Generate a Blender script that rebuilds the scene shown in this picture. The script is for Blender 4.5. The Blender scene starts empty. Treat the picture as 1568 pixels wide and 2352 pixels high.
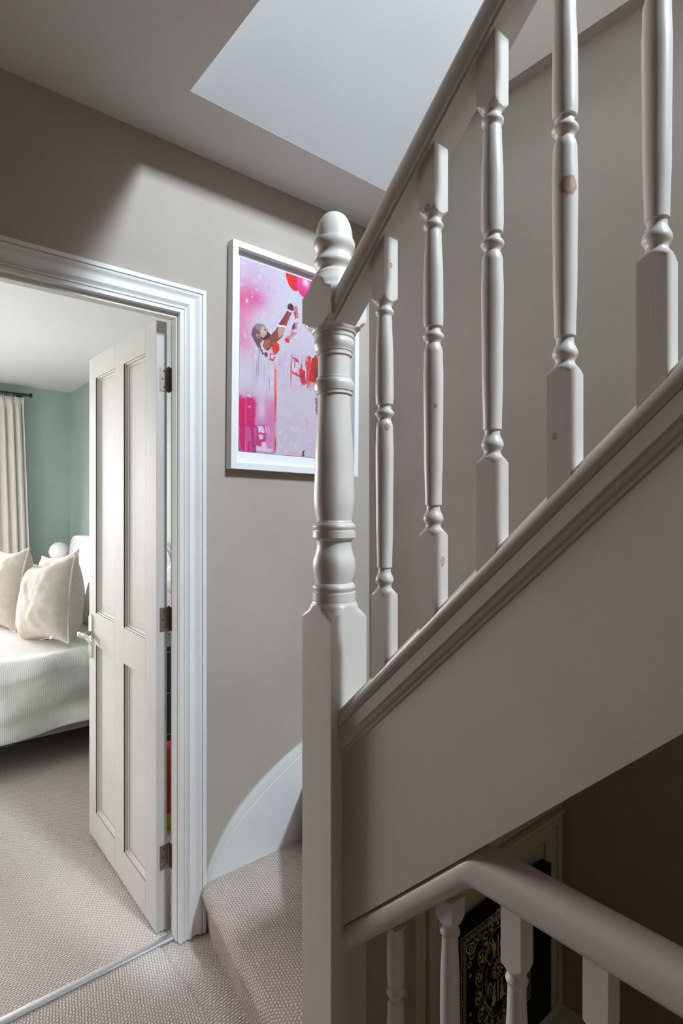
import bpy, bmesh, math, random
import numpy as np
from mathutils import Vector, Matrix, noise
random.seed(3); rng = np.random.default_rng(5)
C = bpy.context.scene.collection
S = bpy.context.scene
PI = math.pi

# ------------------------------------------------------------------ camera
YAW = math.atan2(1541, 1295)          # door wall runs this far to the right of the view
cd = bpy.data.cameras.new('camera'); cam = bpy.data.objects.new('camera', cd); C.objects.link(cam)
cd.sensor_fit = 'VERTICAL'; cd.sensor_height = 36; cd.lens = 1295 * 36 / 2352
cd.clip_start = 0.02
fw = Vector((math.cos(YAW), math.sin(YAW), 0))
cam.rotation_euler = fw.to_track_quat('-Z', 'Y').to_euler()
S.camera = cam
S.view_settings.view_transform = 'Standard'; S.view_settings.look = 'None'
S.view_settings.gamma = 1; S.view_settings.use_curve_mapping = False
S.view_settings.exposure = 0.0

# ------------------------------------------------------------------ sky, daylight and an added fill
w = bpy.data.worlds.new('sky'); S.world = w; w.use_nodes = True
w.node_tree.nodes['Background'].inputs[0].default_value = (0.72, 0.85, 1.0, 1)
w.node_tree.nodes['Background'].inputs[1].default_value = 2.0
def area(name, loc, tgt, sx, sy, power, col, spread=None):
    l = bpy.data.lights.new(name, 'AREA'); l.shape = 'RECTANGLE'; l.size = sx; l.size_y = sy
    l.energy = power; l.color = col
    if spread: l.spread = spread
    o = bpy.data.objects.new(name, l); C.objects.link(o); o.location = loc
    o.rotation_euler = (Vector(tgt) - Vector(loc)).to_track_quat('-Z', 'Y').to_euler()
    return o
area('loft_window_daylight', (1.26, -1.90, 2.76), (0.9, 1.5, 0.2), 0.56, 0.66, 430, (0.73, 0.87, 1.0))
area('bedroom_window_daylight', (-0.39, 5.98, 0.22), (0.4, 2.6, -1.9), 2.1, 1.35, 125, (1.0, 0.95, 0.97), 2.3)
area('bedroom_side_window_daylight', (-2.56, 2.7, 0.0), (0.4, 3.2, -1.5), 1.5, 1.3, 50, (1.0, 0.96, 0.99), 2.3)
area('landing_warm_fill', (-0.93, -0.9, 0.1), (0.9, 0.9, -0.35), 0.7, 1.5, 1.5, (1.0, 0.74, 0.50))  # added warm fill behind the view, lifting the landing; no known source

# ------------------------------------------------------------------ material helpers
def srgb(r, g, b):
    f = lambda c: ((c/255+.055)/1.055)**2.4 if c > 10 else c/255/12.92
    return (f(r), f(g), f(b), 1)
def new_mat(name, col, rough=.6, metal=0, spec=.5):
    m = bpy.data.materials.new(name); m.use_nodes = True
    b = m.node_tree.nodes['Principled BSDF']
    b.inputs['Base Color'].default_value = col; b.inputs['Roughness'].default_value = rough
    b.inputs['Metallic'].default_value = metal; b.inputs['Specular IOR Level'].default_value = spec
    return m
def N(m, t, **k):
    n = m.node_tree.nodes.new(t)
    for a, v in k.items(): setattr(n, a, v)
    return n
def L(m, a, b): m.node_tree.links.new(a, b)
def bsdf(m): return m.node_tree.nodes['Principled BSDF']
def coord(m, scale=(1, 1, 1), kind='pos'):
    mp = N(m, 'ShaderNodeMapping'); mp.inputs['Scale'].default_value = scale
    if kind == 'pos': L(m, N(m, 'ShaderNodeNewGeometry').outputs['Position'], mp.inputs[0])
    else: L(m, N(m, 'ShaderNodeTexCoord').outputs['UV'], mp.inputs[0])
    return mp.outputs[0]
def mixcol(m, fac, c1, c2, blend='MIX'):
    x = N(m, 'ShaderNodeMix', data_type='RGBA', blend_type=blend)
    for s, v in ((x.inputs[0], fac), (x.inputs[6], c1), (x.inputs[7], c2)):
        if hasattr(v, 'links'): L(m, v, s)
        else: s.default_value = v
    return x.outputs[2]
def ramp(m, src, stops):
    r = N(m, 'ShaderNodeValToRGB'); L(m, src, r.inputs[0]); e = r.color_ramp.elements
    while len(e) < len(stops): e.new(.5)
    for i, (p, c) in enumerate(stops): e[i].position = p; e[i].color = c if len(c) == 4 else (*c, 1)
    return r.outputs[0]
def math_(m, op, a, b=0.):
    n = N(m, 'ShaderNodeMath', operation=op)
    for i, v in enumerate((a, b)):
        if hasattr(v, 'links'): L(m, v, n.inputs[i])
        else: n.inputs[i].default_value = v
    return n.outputs[0]
def bump(m, h, strength=.2, dist=.001):
    b = N(m, 'ShaderNodeBump'); b.inputs['Strength'].default_value = strength; b.inputs['Distance'].default_value = dist
    L(m, h, b.inputs['Height']); L(m, b.outputs[0], bsdf(m).inputs['Normal'])
def noise_(m, vec, scale, detail=4, rough=.55):
    n = N(m, 'ShaderNodeTexNoise'); L(m, vec, n.inputs['Vector'])
    n.inputs['Scale'].default_value = scale; n.inputs['Detail'].default_value = detail; n.inputs['Roughness'].default_value = rough
    return n.outputs[0]
def plaster(name, col, rough=.75, var=.06):
    m = new_mat(name, col, rough, spec=.3); p = coord(m)
    n = noise_(m, p, 2.2, 5)
    dark = tuple(c*(1-var) for c in col[:3]) + (1,); light = tuple(min(1, c*(1+var)) for c in col[:3]) + (1,)
    L(m, ramp(m, n, [(.35, dark), (.65, light)]), bsdf(m).inputs['Base Color'])
    bump(m, noise_(m, p, 190, 3), .18, .0012)
    return m
# painted softwood: brush streaks along the grain and resin knots bleeding through the paint
KNOTS = [(0.689, 0.695, 0.1489, .0085, .012), (0.696, 0.695, 0.4288, .006, .007), (0.689, 0.590, 0.1678, .006, .009), (0.680, 0.5975, 0.483, .009, .010),
         (0.70, 0.583, -0.0786, .007, .012), (0.689, 0.368, 0.4183, .016, .020), (0.680, 0.3811, 0.0976, .005, .007), (0.690, 0.455, 0.0, .004, .014),
         (0.7613, 1.67, -0.4861, .008, .008), (0.7628, 1.67, -0.9973, .007, .012), (0.8069, 1.67, -1.0355, .007, .012), (0.79, 1.67, -0.46, .004, .014)]
def painted_wood(name, col, rough=.42, grain=(60, 60, 2.5), knots=True, gs=.25, gc=.10):
    m = new_mat(name, col, rough, spec=.45); p = coord(m, grain)
    g = noise_(m, p, 6, 5, .6)
    big = noise_(m, coord(m), 5, 3)
    c = ramp(m, big, [(.3, tuple(x*.955 for x in col[:3])), (.7, tuple(min(1, x*1.02) for x in col[:3]))])
    c = mixcol(m, math_(m, 'MULTIPLY', g, gc), c, tuple(x*.72 for x in col[:3])+(1,))
    if knots:
        pos = N(m, 'ShaderNodeNewGeometry').outputs['Position']; acc = None
        nz = noise_(m, coord(m), 120, 3)
        for (x, y, z, r, rz) in KNOTS:
            s = N(m, 'ShaderNodeVectorMath', operation='SUBTRACT'); L(m, pos, s.inputs[0]); s.inputs[1].default_value = (x, y, z)
            mu = N(m, 'ShaderNodeVectorMath', operation='MULTIPLY'); L(m, s.outputs[0], mu.inputs[0]); mu.inputs[1].default_value = (1/r, 1/r, 1/rz)
            le = N(m, 'ShaderNodeVectorMath', operation='LENGTH'); L(m, mu.outputs[0], le.inputs[0])
            acc = le.outputs['Value'] if acc is None else math_(m, 'MINIMUM', acc, le.outputs['Value'])
        acc = math_(m, 'ADD', acc, math_(m, 'MULTIPLY', nz, .5))
        f = ramp(m, acc, [(0, (.30, .30, .30)), (.6, (.55, .55, .55)), (.88, (.85, .85, .85)), (1., (0, 0, 0))])
        k = N(m, 'ShaderNodeRGBToBW'); L(m, f, k.inputs[0])
        c = mixcol(m, k.outputs[0], c, (.42, .19, .07, 1))
    L(m, c, bsdf(m).inputs['Base Color'])
    bump(m, g, gs, .0006)
    return m
def carpet(name, c1, c2, bw=.0115, rh=.0078):
    m = new_mat(name, c1, .95, spec=.1)
    uv = coord(m, kind='uv')
    nz = N(m, 'ShaderNodeTexNoise'); L(m, uv, nz.inputs[0]); nz.inputs['Scale'].default_value = 55; nz.inputs['Detail'].default_value = 3
    dv = N(m, 'ShaderNodeVectorMath', operation='SCALE'); L(m, nz.outputs['Color'], dv.inputs[0]); dv.inputs['Scale'].default_value = .0095
    ad = N(m, 'ShaderNodeVectorMath', operation='ADD'); L(m, uv, ad.inputs[0]); L(m, dv.outputs[0], ad.inputs[1])
    br = N(m, 'ShaderNodeTexBrick'); L(m, ad.outputs[0], br.inputs['Vector'])
    br.offset = .5; br.inputs['Scale'].default_value = 1; br.inputs['Mortar Size'].default_value = .0034
    br.inputs['Mortar Smooth'].default_value = 1.0; br.inputs['Brick Width'].default_value = bw; br.inputs['Row Height'].default_value = rh
    h = math_(m, 'SUBTRACT', 1., br.outputs['Fac'])
    fine = noise_(m, uv, 600, 2); wide = noise_(m, uv, 3.5, 4)
    c = mixcol(m, wide, c1, tuple(x*.93 for x in c1[:3])+(1,))
    c = mixcol(m, ramp(m, h, [(.15, (1, 1, 1)), (.75, (0, 0, 0))]), c, c2)
    c = mixcol(m, math_(m, 'MULTIPLY', fine, .35), c, tuple(x*.7 for x in c1[:3])+(1,))
    L(m, c, bsdf(m).inputs['Base Color'])
    bump(m, math_(m, 'ADD', h, math_(m, 'MULTIPLY', fine, .3)), .6, .003)
    return m
def fabric(name, col, scale=900, var=.1, rough=.9, wr=40):
    m = new_mat(name, col, rough, spec=.1); p = coord(m, (1, 1, 1))
    wv = N(m, 'ShaderNodeTexWave'); L(m, coord(m, (1, 1, 1.2)), wv.inputs[0]); wv.inputs['Scale'].default_value = scale/6; wv.bands_direction = 'Z'; wv.inputs['Distortion'].default_value = 4
    n = noise_(m, p, wr, 6, .65)
    L(m, ramp(m, n, [(.3, tuple(c*(1-var) for c in col[:3])), (.7, tuple(min(1, c*(1+var)) for c in col[:3]))]), bsdf(m).inputs['Base Color'])
    bump(m, math_(m, 'ADD', n, math_(m, 'MULTIPLY', wv.outputs['Fac'], .25)), .3, .003)
    return m

M = {}
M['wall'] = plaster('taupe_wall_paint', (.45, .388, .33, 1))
M['wall_d'] = plaster('low_bounce_dark_taupe', (.20, .155, .115, 1))  # darkened for the unseen walls so they bounce less light onto the landing
M['green'] = plaster('sage_green_paint', (.40, .50, .445, 1))
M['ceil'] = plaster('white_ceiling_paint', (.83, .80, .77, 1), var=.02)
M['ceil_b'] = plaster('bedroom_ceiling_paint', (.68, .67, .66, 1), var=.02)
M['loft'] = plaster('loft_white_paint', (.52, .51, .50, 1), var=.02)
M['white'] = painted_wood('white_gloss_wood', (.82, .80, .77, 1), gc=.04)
M['stairw'] = painted_wood('stair_white_wood', (.74, .68, .62, 1), rough=.38)
M['rakew'] = painted_wood('stair_rail_white_wood', (.72, .655, .595, 1), rough=.38, grain=(30, 5, 5), knots=False, gc=.05)
M['string'] = plaster('string_panel_paint', (.70, .61, .53, 1), rough=.6, var=.05)
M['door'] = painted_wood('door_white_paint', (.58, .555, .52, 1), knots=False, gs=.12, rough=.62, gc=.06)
M['dado'] = painted_wood('skirting_white_paint', (.80, .79, .79, 1), rough=.5, knots=False, gs=.1)
M['bevelw'] = painted_wood('cream_bevel_paint', (.72, .72, .68, 1), rough=.5, knots=False, gs=.1)
M['carpet'] = carpet('beige_loop_carpet', (.86, .80, .76, 1), (.42, .37, .33, 1))
M['carpet_b'] = carpet('bedroom_loop_carpet', (.80, .72, .66, 1), (.42, .37, .325, 1), .0135, .0085)
M['carpet_s'] = carpet('stair_loop_carpet', (.82, .71, .64, 1), (.40, .32, .27, 1), .0105, .0085)
M['strip'] = new_mat('brushed_aluminium_strip', (.62, .65, .66, 1), .38, 1)
M['hinge'] = new_mat('pewter_hinge_metal', (.30, .265, .22, 1), .42, 1)
M['pin'] = new_mat('brass_hinge_pin', (.42, .33, .16, 1), .3, 1)
M['hole'] = new_mat('dark_screw_recess', (.03, .03, .03, 1), .6)
M['nickel'] = new_mat('satin_nickel', (.74, .71, .66, 1), .28, 1)
M['shaded_nickel'] = new_mat('shaded_nickel_edge', (.45, .40, .34, 1), .35, 1)  # the handle's nickel again, with shade put into a darker base colour
M['frame'] = new_mat('white_picture_frame_paint', (.82, .81, .81, 1), .4)
M['mount'] = new_mat('white_mount_board', (.79, .78, .79, 1), .8)
M['black'] = new_mat('black_frame_paint', (.004, .004, .004, 1), .5, spec=.2)
M['iron'] = new_mat('black_iron_curtain_rod', (.05, .055, .065, 1), .45, .6)
M['curtain'] = fabric('oatmeal_linen_curtain', (.80, .755, .69, 1), 900, .05, wr=60)
M['linen'] = fabric('natural_linen', (.64, .575, .50, 1), 1400, .09, wr=26)
M['linen_seam'] = fabric('pale_linen_seam', (.70, .645, .57, 1), 1400, .05)
M['bedbase'] = fabric('mauve_bed_upholstery', (.36, .30, .28, 1), 900, .07)
M['headb'] = fabric('pale_lilac_headboard', (.62, .58, .62, 1), 900, .04)
M['whitefab'] = fabric('white_cotton', (.80, .79, .80, 1), 900, .03)
M['legs'] = new_mat('black_bed_leg', (.015, .015, .016, 1), .4)
M['glow'] = new_mat('opal_lamp_glass', (.88, .88, .88, 1), .25)
M['navy'] = new_mat('dark_navy_lacquer', (.018, .026, .034, 1), .3)
M['brassline'] = new_mat('thin_brass_trim', (.65, .6, .5, 1), .3, 1)
M['red'] = new_mat('red_toy_plastic', (.55, .02, .025, 1), .4)
M['yellow'] = new_mat('yellow_toy_plastic', (.6, .4, .03, 1), .4)
M['cream'] = painted_wood('cream_cupboard_paint', (.60, .56, .38, 1), knots=False, gs=.1)
M['plastic'] = new_mat('clear_storage_plastic', (.5, .52, .56, 1), .3)

m = new_mat('striped_duvet_cotton', (.8, .79, .76, 1), .9, spec=.15)
wv = N(m, 'ShaderNodeTexWave'); L(m, coord(m, kind='uv'), wv.inputs[0]); wv.bands_direction = 'X'; wv.inputs['Scale'].default_value = 36
wv.inputs['Distortion'].default_value = .25; wv.inputs['Detail Scale'].default_value = .6
L(m, ramp(m, wv.outputs['Fac'], [(.25, (.68, .66, .63)), (.6, (.86, .85, .83))]), bsdf(m).inputs['Base Color'])
bump(m, noise_(m, coord(m), 18, 6, .6), .4, .012)
M['duvet'] = m
m = new_mat('striped_pillow_cotton', (.8, .79, .76, 1), .9, spec=.15)
wv = N(m, 'ShaderNodeTexWave'); L(m, coord(m, (0, 0, 1)), wv.inputs[0]); wv.bands_direction = 'Z'; wv.inputs['Scale'].default_value = 30
L(m, ramp(m, wv.outputs['Fac'], [(.25, (.50, .48, .43)), (.6, (.76, .74, .70))]), bsdf(m).inputs['Base Color'])
M['pillow'] = m
m = new_mat('picture_glass', (1, 1, 1, 1), .03); b = bsdf(m); b.inputs['Transmission Weight'].default_value = 1; b.inputs['IOR'].default_value = 1.45
M['glass'] = m

# ------------------------------------------------------------------ mesh helpers
def finish(me, smooth=35):
    me.validate()
    if smooth:
        me.polygons.foreach_set('use_smooth', [True]*len(me.polygons))
        me.set_sharp_from_angle(angle=math.radians(smooth))
def obj(name, vf, mat, parent=None, smooth=35, uv=None, bevel=0, loc=None):
    v, f = vf
    me = bpy.data.meshes.new(name); me.from_pydata([tuple(p) for p in v], [], f)
    bm = bmesh.new(); bm.from_mesh(me); bmesh.ops.recalc_face_normals(bm, faces=bm.faces)
    if bevel: bmesh.ops.bevel(bm, geom=list(bm.edges), offset=bevel, segments=2, affect='EDGES', profile=.5)
    bm.to_mesh(me); bm.free()
    if uv:
        ul = me.uv_layers.new(name='UVMap')
        for lp in me.loops:
            co = me.vertices[lp.vertex_index].co; ul.data[lp.index].uv = uv(co)
    me.materials.append(M[mat] if isinstance(mat, str) else mat)
    finish(me, smooth)
    o = bpy.data.objects.new(name, me); C.objects.link(o)
    if parent: o.parent = parent
    if loc: o.location = loc
    return o
def join(*parts):
    V, F = [], []
    for v, f in parts:
        n = len(V); V += list(v); F += [tuple(i+n for i in q) for q in f]
    return V, F
def box(x0, x1, y0, y1, z0, z1):
    v = [(x, y, z) for x in (x0, x1) for y in (y0, y1) for z in (z0, z1)]
    return v, [(0, 1, 3, 2), (4, 6, 7, 5), (0, 4, 5, 1), (2, 3, 7, 6), (0, 2, 6, 4), (1, 5, 7, 3)]
def sweep(sections, closed=True, caps=True):
    n = len(sections[0]); V = [p for s in sections for p in s]; F = []
    for i in range(len(sections)-1):
        for j in range(n if closed else n-1):
            a = i*n+j; b_ = i*n+(j+1) % n; F.append((a, b_, b_+n, a+n))
    if caps: F.append(tuple(range(n))[::-1]); F.append(tuple(range(len(V)-n, len(V))))
    return V, F
def tube(path, r, seg=10):
    path = [Vector(p) for p in path]; rings = []
    for i, p in enumerate(path):
        d = (path[min(i+1, len(path)-1)]-path[max(i-1, 0)]).normalized()
        a = d.cross(Vector((0, 0, 1)) if abs(d.z) < .9 else Vector((1, 0, 0))).normalized(); b_ = d.cross(a)
        rr = r[i] if isinstance(r, (list, tuple)) else r
        rings.append([p+rr*(math.cos(t)*a+math.sin(t)*b_) for t in [2*PI*k/seg for k in range(seg)]])
    return sweep(rings)
def turned(prof, half, cx, cy, seg=48, z0=0):
    """square stock turned on a lathe: at each height the smaller of square and circle"""
    rings = []
    for z, R in prof:
        ring = []
        for k in range(seg):
            t = 2*PI*k/seg
            sq = half/max(abs(math.cos(t)), abs(math.sin(t)))
            r = min(sq, R); ring.append((cx+r*math.cos(t), cy+r*math.sin(t), z+z0))
        rings.append(ring)
    return sweep(rings)
def smooth_prof(pts, n=5):
    """pts (z, r, kind) kind 's' -> smooth to next, 'l' -> straight"""
    out = []
    for i in range(len(pts)-1):
        z0, r0, k = pts[i]; z1, r1 = pts[i+1][:2]
        if k == 'l': out.append((z0, r0))
        else:
            for j in range(n):
                t = j/n
                s = {'s': (1-math.cos(PI*t))/2, 'o': math.sin(PI/2*t), 'i': 1-math.cos(PI/2*t)}[k]
                out.append((z0+(z1-z0)*t, r0+(r1-r0)*s))
    out.append(pts[-1][:2]); return out
def empty(name, loc=(0, 0, 0)):
    o = bpy.data.objects.new(name, None); C.objects.link(o); o.location = loc; o.empty_display_size = .1; return o
def tag(o, label=None, cat=None, group=None, kind=None):
    for k, v in (('label', label), ('category', cat), ('group', group), ('kind', kind)):
        if v: o[k] = v
    return o
def struct(name, vf, mat, label, cat, parent=None, **k):
    o = obj(name, vf, mat, parent, **k); return tag(o, label, cat, kind='structure')

# ------------------------------------------------------------------ levels
ZF, ZC = -1.36, 1.16        # landing floor and ceiling relative to the eye
YW = 1.70                   # face of the door wall
XR = 1.577                  # face of the stair wall
XL, XRO, ZT = -.03, .756, .624   # door lining faces and head

# ------------------------------------------------------------------ room shell
struct('floor', box(-1.0, .70, -2.2, 1.722, ZF-.2, ZF), 'carpet', 'beige woven loop carpet of the landing', 'floor', uv=lambda c: (c.y*.97+c.x*.24, c.x*.97-c.y*.24), smooth=0)
struct('floor', join(box(-2.6, 1.508, 1.740, 5.89, ZF-.2, ZF), box(.69, 1.3, .87, 1.74, ZF-.2, ZF-.005)), 'carpet_b', 'beige ribbed carpet of the bedroom', 'floor', uv=lambda c: (c.x*.995+c.y*.1, c.y*.995-c.x*.1), smooth=0)
struct('wall_back', join(box(XRO+.022, XR, YW, YW+.035, -1.42, ZC+.26), box(XL-.022, XRO+.022, YW, YW+.035, ZT+.022, ZC), box(-1.0, XL-.022, YW, YW+.035, ZF, ZC)),
       'wall', 'taupe painted wall with the white doorway and pink picture', 'wall', smooth=0)
struct('wall_right', join(box(XR, XR+.1, -2.2, 1.735, -4.1, 1.346), box(1.533, XR+.1, -2.2, 1.50, 1.346, 3.4)), 'wall', 'tall taupe wall rising beside the stair flight', 'wall', smooth=0)
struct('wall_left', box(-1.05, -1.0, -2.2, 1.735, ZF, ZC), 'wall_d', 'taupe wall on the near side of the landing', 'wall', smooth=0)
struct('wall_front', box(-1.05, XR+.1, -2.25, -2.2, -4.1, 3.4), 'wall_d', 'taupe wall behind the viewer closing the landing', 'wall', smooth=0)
struct('ceiling', join(box(-1.05, .68, -2.2, YW+.035, ZC, ZC+.26), box(.68, XR, 1.457, YW+.035, ZC, ZC+.26)), 'ceil', 'white landing ceiling with a rectangular stairwell opening', 'ceiling', smooth=0)
# loft above the opening
lw = [box(-1.6, 1.10, -1.76, -1.70, ZC+.26, 3.4), box(1.10, 1.50, -1.76, -1.70, ZC+.26, 2.40), box(1.10, 1.50, -1.76, -1.70, 3.12, 3.4), box(1.50, XR+.1, -1.76, -1.70, ZC+.26, 3.4)]
_sl = lambda x0, x1, ya, za, yb, zb_: ([(x, y, z+d) for x in (x0, x1) for (y, z, d) in ((ya, za, 0), (yb, zb_, 0), (yb, zb_, .06), (ya, za, .06))], [(0, 1, 2, 3), (4, 7, 6, 5), (0, 4, 5, 1), (1, 5, 6, 2), (2, 6, 7, 3), (3, 7, 4, 0)])
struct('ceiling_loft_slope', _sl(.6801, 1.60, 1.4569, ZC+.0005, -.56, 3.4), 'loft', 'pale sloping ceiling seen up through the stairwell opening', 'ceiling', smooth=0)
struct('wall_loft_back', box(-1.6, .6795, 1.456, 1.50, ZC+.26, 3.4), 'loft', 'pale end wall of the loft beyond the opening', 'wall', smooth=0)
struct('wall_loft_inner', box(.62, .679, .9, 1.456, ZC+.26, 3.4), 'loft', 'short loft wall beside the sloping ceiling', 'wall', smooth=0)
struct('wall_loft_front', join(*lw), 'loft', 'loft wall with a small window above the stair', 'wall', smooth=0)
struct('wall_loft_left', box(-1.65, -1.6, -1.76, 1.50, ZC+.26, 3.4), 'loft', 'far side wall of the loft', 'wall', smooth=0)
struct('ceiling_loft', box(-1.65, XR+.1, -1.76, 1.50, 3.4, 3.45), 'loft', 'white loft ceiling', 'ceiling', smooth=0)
wf = empty('window_2', (1.30, -1.73, 2.40)); tag(wf, 'small loft window above the stairs', 'window', kind='structure')
obj('window_frame', join(box(-.20, -.17, -.03, .03, 0, .72), box(.17, .20, -.03, .03, 0, .72), box(-.17, .17, -.03, .03, 0, .03), box(-.17, .17, -.03, .03, .69, .72)), 'white', wf)
# bedroom shell
struct('wall_bedroom_near', join(box(XRO+.022, 1.508, YW+.035, 1.763, ZF, ZC), box(XL-.022, XRO+.022, YW+.035, 1.763, ZT+.022, ZC), box(-2.6, XL-.022, YW+.035, 1.763, ZF, ZC)), 'green', 'sage green bedroom side of the door wall', 'wall', smooth=0)
struct('wall_bedroom_right', box(1.508, 1.56, 1.763, 5.95, ZF, ZC), 'green', 'sage green bedroom wall behind the headboard', 'wall', smooth=0)
struct('wall_bedroom_far', join(box(.72, 1.508, 5.89, 5.95, ZF, ZC), box(-2.6, -1.5, 5.89, 5.95, ZF, ZC), box(-1.5, .72, 5.89, 5.95, ZF, -.5), box(-1.5, .72, 5.89, 5.95, .95, ZC)), 'green', 'sage green bedroom wall with the curtained window', 'wall', smooth=0)
struct('wall_bedroom_left', box(-2.65, -2.6, 1.735, 5.95, ZF, ZC), 'green', 'sage green bedroom wall out to the left', 'wall', smooth=0)
struct('ceiling_bedroom', box(-2.65, 1.56, 1.763, 5.95, ZC, ZC+.1), 'ceil_b', 'white bedroom ceiling seen through the doorway', 'ceiling', smooth=0)
wd = empty('window_1', (-.39, 5.91, -.5)); tag(wd, 'tall white bedroom window left of the linen curtain', 'window', kind='structure')
obj('window_frame', join(box(-1.11, -1.06, -.03, .03, 0, 1.45), box(1.06, 1.11, -.03, .03, 0, 1.45), box(-1.06, 1.06, -.03, .03, 0, .05), box(-1.06, 1.06, -.03, .03, 1.40, 1.45), box(-.02, .02, -.03, .03, .05, 1.40)), 'white', wd)
struct('baseboard_bedroom', box(1.490, 1.508, 1.763, 5.89, ZF, ZF+.14), 'white', 'white skirting board along the bedroom side wall', 'skirting', bevel=.004)
# void under the flight
struct('floor', box(.70, XR, -2.2, .9, -4.1, -4.0), 'carpet_b', 'carpet of the floor below, deep in the stairwell', 'floor', uv=lambda c: (c.x, c.y), smooth=0)
struct('wall_stairwell_back', box(.70, XR, .868, .92, -4.0, -.79), 'wall', 'wall closing the dark stairwell under the flight', 'wall', smooth=0)
struct('wall_stairwell_left', box(.70, .71, -2.2, .868, -4.0, ZF-.02), 'wall', 'wall below the landing edge', 'wall', smooth=0)

# ------------------------------------------------------------------ door casing: architrave, lining, stop
ARCH = [(0, .006), (.001, .013), (.0025, .0155), (.012, .0155), (.0135, .012), (.0155, .012), (.0162, .016), (.0205, .016), (.0215, .011), (.0235, .009), (.028, .0145), (.034, .0175), (.040, .0165),
        (.046, .0125), (.052, .0105), (.058, .0115), (.064, .0155), (.069, .0185), (.0735, .019), (.0745, .0155), (.0760, .0155), (.0768, .021), (.088, .021), (.090, .019), (.090, 0), (0, 0)]
x_in, z_in = .751, .626
secs = []
def asec(fn): return [fn(d, h) for d, h in ARCH]
secs.append(asec(lambda d, h: (x_in+d, YW-h, ZF)))
secs.append(asec(lambda d, h: (x_in+d, YW-h, z_in+d)))
secs.append(asec(lambda d, h: (-.026-d, YW-h, z_in+d)))
secs.append(asec(lambda d, h: (-.026-d, YW-h, ZF)))
tr = empty('trim_1', (.8, YW, ZF)); tag(tr, 'white moulded architrave and lining around the bedroom doorway', 'door frame', kind='structure')
def rel(vf, o):
    return ([(p[0]-o[0], p[1]-o[1], p[2]-o[2]) for p in vf[0]], vf[1])
TO = (.8, YW, ZF)
obj('architrave', rel(sweep(secs), TO), 'white', tr, smooth=28)
obj('door_lining', rel(join(box(XRO, XRO+.024, 1.699, 1.763, ZF, ZT+.024), box(XL-.024, XL, 1.699, 1.763, ZF, ZT+.024), box(XL, XRO, 1.699, 1.763, ZT, ZT+.024)), TO), 'white', tr, smooth=0)
obj('door_stop', rel(join(box(.7464, XRO, 1.7015, 1.731, ZF, ZT), box(XL, XL+.010, 1.7015, 1.731, ZF, ZT), box(XL+.01, .7464, 1.7015, 1.731, ZT-.010, ZT)), TO), 'white', tr, smooth=0)
# metal threshold strip
ts = []
for x in (XL, XRO): ts.append([(x, 1.716, ZF-.002), (x, 1.7175, ZF+.004), (x, 1.722, ZF+.0075), (x, 1.732, ZF+.0085), (x, 1.741, ZF+.0075), (x, 1.745, ZF+.003), (x, 1.746, ZF-.002)])
tag(obj('threshold_strip', sweep(ts), 'strip'), 'silver metal threshold strip between the two carpets in the doorway', 'threshold strip')

# ------------------------------------------------------------------ door leaf, open into the bedroom
SH = .026   # the old door has dropped at the hinges: rails rise slightly to the free edge
X0, X1, Y0, Y1 = .7100, .7450, 1.768, 2.484
def shr(vf):
    return ([(p[0]-X1, p[1]-Y0, p[2]+SH*(p[1]-Y0)-ZF) for p in vf[0]], vf[1])
door = empty('door_1', (X1, Y0, ZF)); tag(door, 'white four-panel wooden door standing open into the bedroom', 'door', kind='structure')
zb, zt = -1.354, .617
stiles = [box(X0, X1, Y0, 1.862, zb, zt), box(X0, X1, 2.070, 2.165, zb, zt), box(X0, X1, 2.396, Y1, zb, zt)]
rails = []
for ya, yb in ((1.862, 2.070), (2.165, 2.396)):
    rails += [box(X0, X1, ya, yb, zb, -1.238), box(X0, X1, ya, yb, -.556, -.426), box(X0, X1, ya, yb, .528, zt)]
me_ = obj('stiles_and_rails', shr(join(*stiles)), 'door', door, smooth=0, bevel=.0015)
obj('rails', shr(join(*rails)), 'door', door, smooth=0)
def panel(ya, yb, za, zb_):
    # moulding frame then raised field
    def ring(ins, x): return [(x, ya+ins, za+ins), (x, yb-ins, za+ins), (x, yb-ins, zb_-ins), (x, ya+ins, zb_-ins)]
    rings = [ring(0, X0+.0003), ring(.0, X0+.004), ring(.0035, X0+.0055), ring(.0055, X0+.0125), ring(.0085, X0+.0150), ring(.0125, X0+.0156)]
    V = [p for r in rings for p in r]; F = []
    for i in range(len(rings)-1):
        for j in range(4): F.append((i*4+j, i*4+(j+1) % 4, i*4+4+(j+1) % 4, i*4+4+j))
    mould = (V, F)
    rings = [ring(.010, X0+.0170), ring(.034, X0+.0166), ring(.0350, X0+.0148), ring(.0375, X0+.0145)]
    V = [p for r in rings for p in r]; F = []
    for i in range(len(rings)-1):
        for j in range(4): F.append((i*4+j, i*4+(j+1) % 4, i*4+4+(j+1) % 4, i*4+4+j))
    F.append((12, 13, 14, 15))
    back = box(X0+.022, X1-.008, ya, yb, za, zb_)
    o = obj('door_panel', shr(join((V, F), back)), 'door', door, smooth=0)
    obj('panel_moulding', shr(mould), 'door', o, smooth=20)
for ya, yb in ((1.862, 2.070), (2.165, 2.396)):
    panel(ya, yb, -.426, .528); panel(ya, yb, -1.238, -.556)
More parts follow.
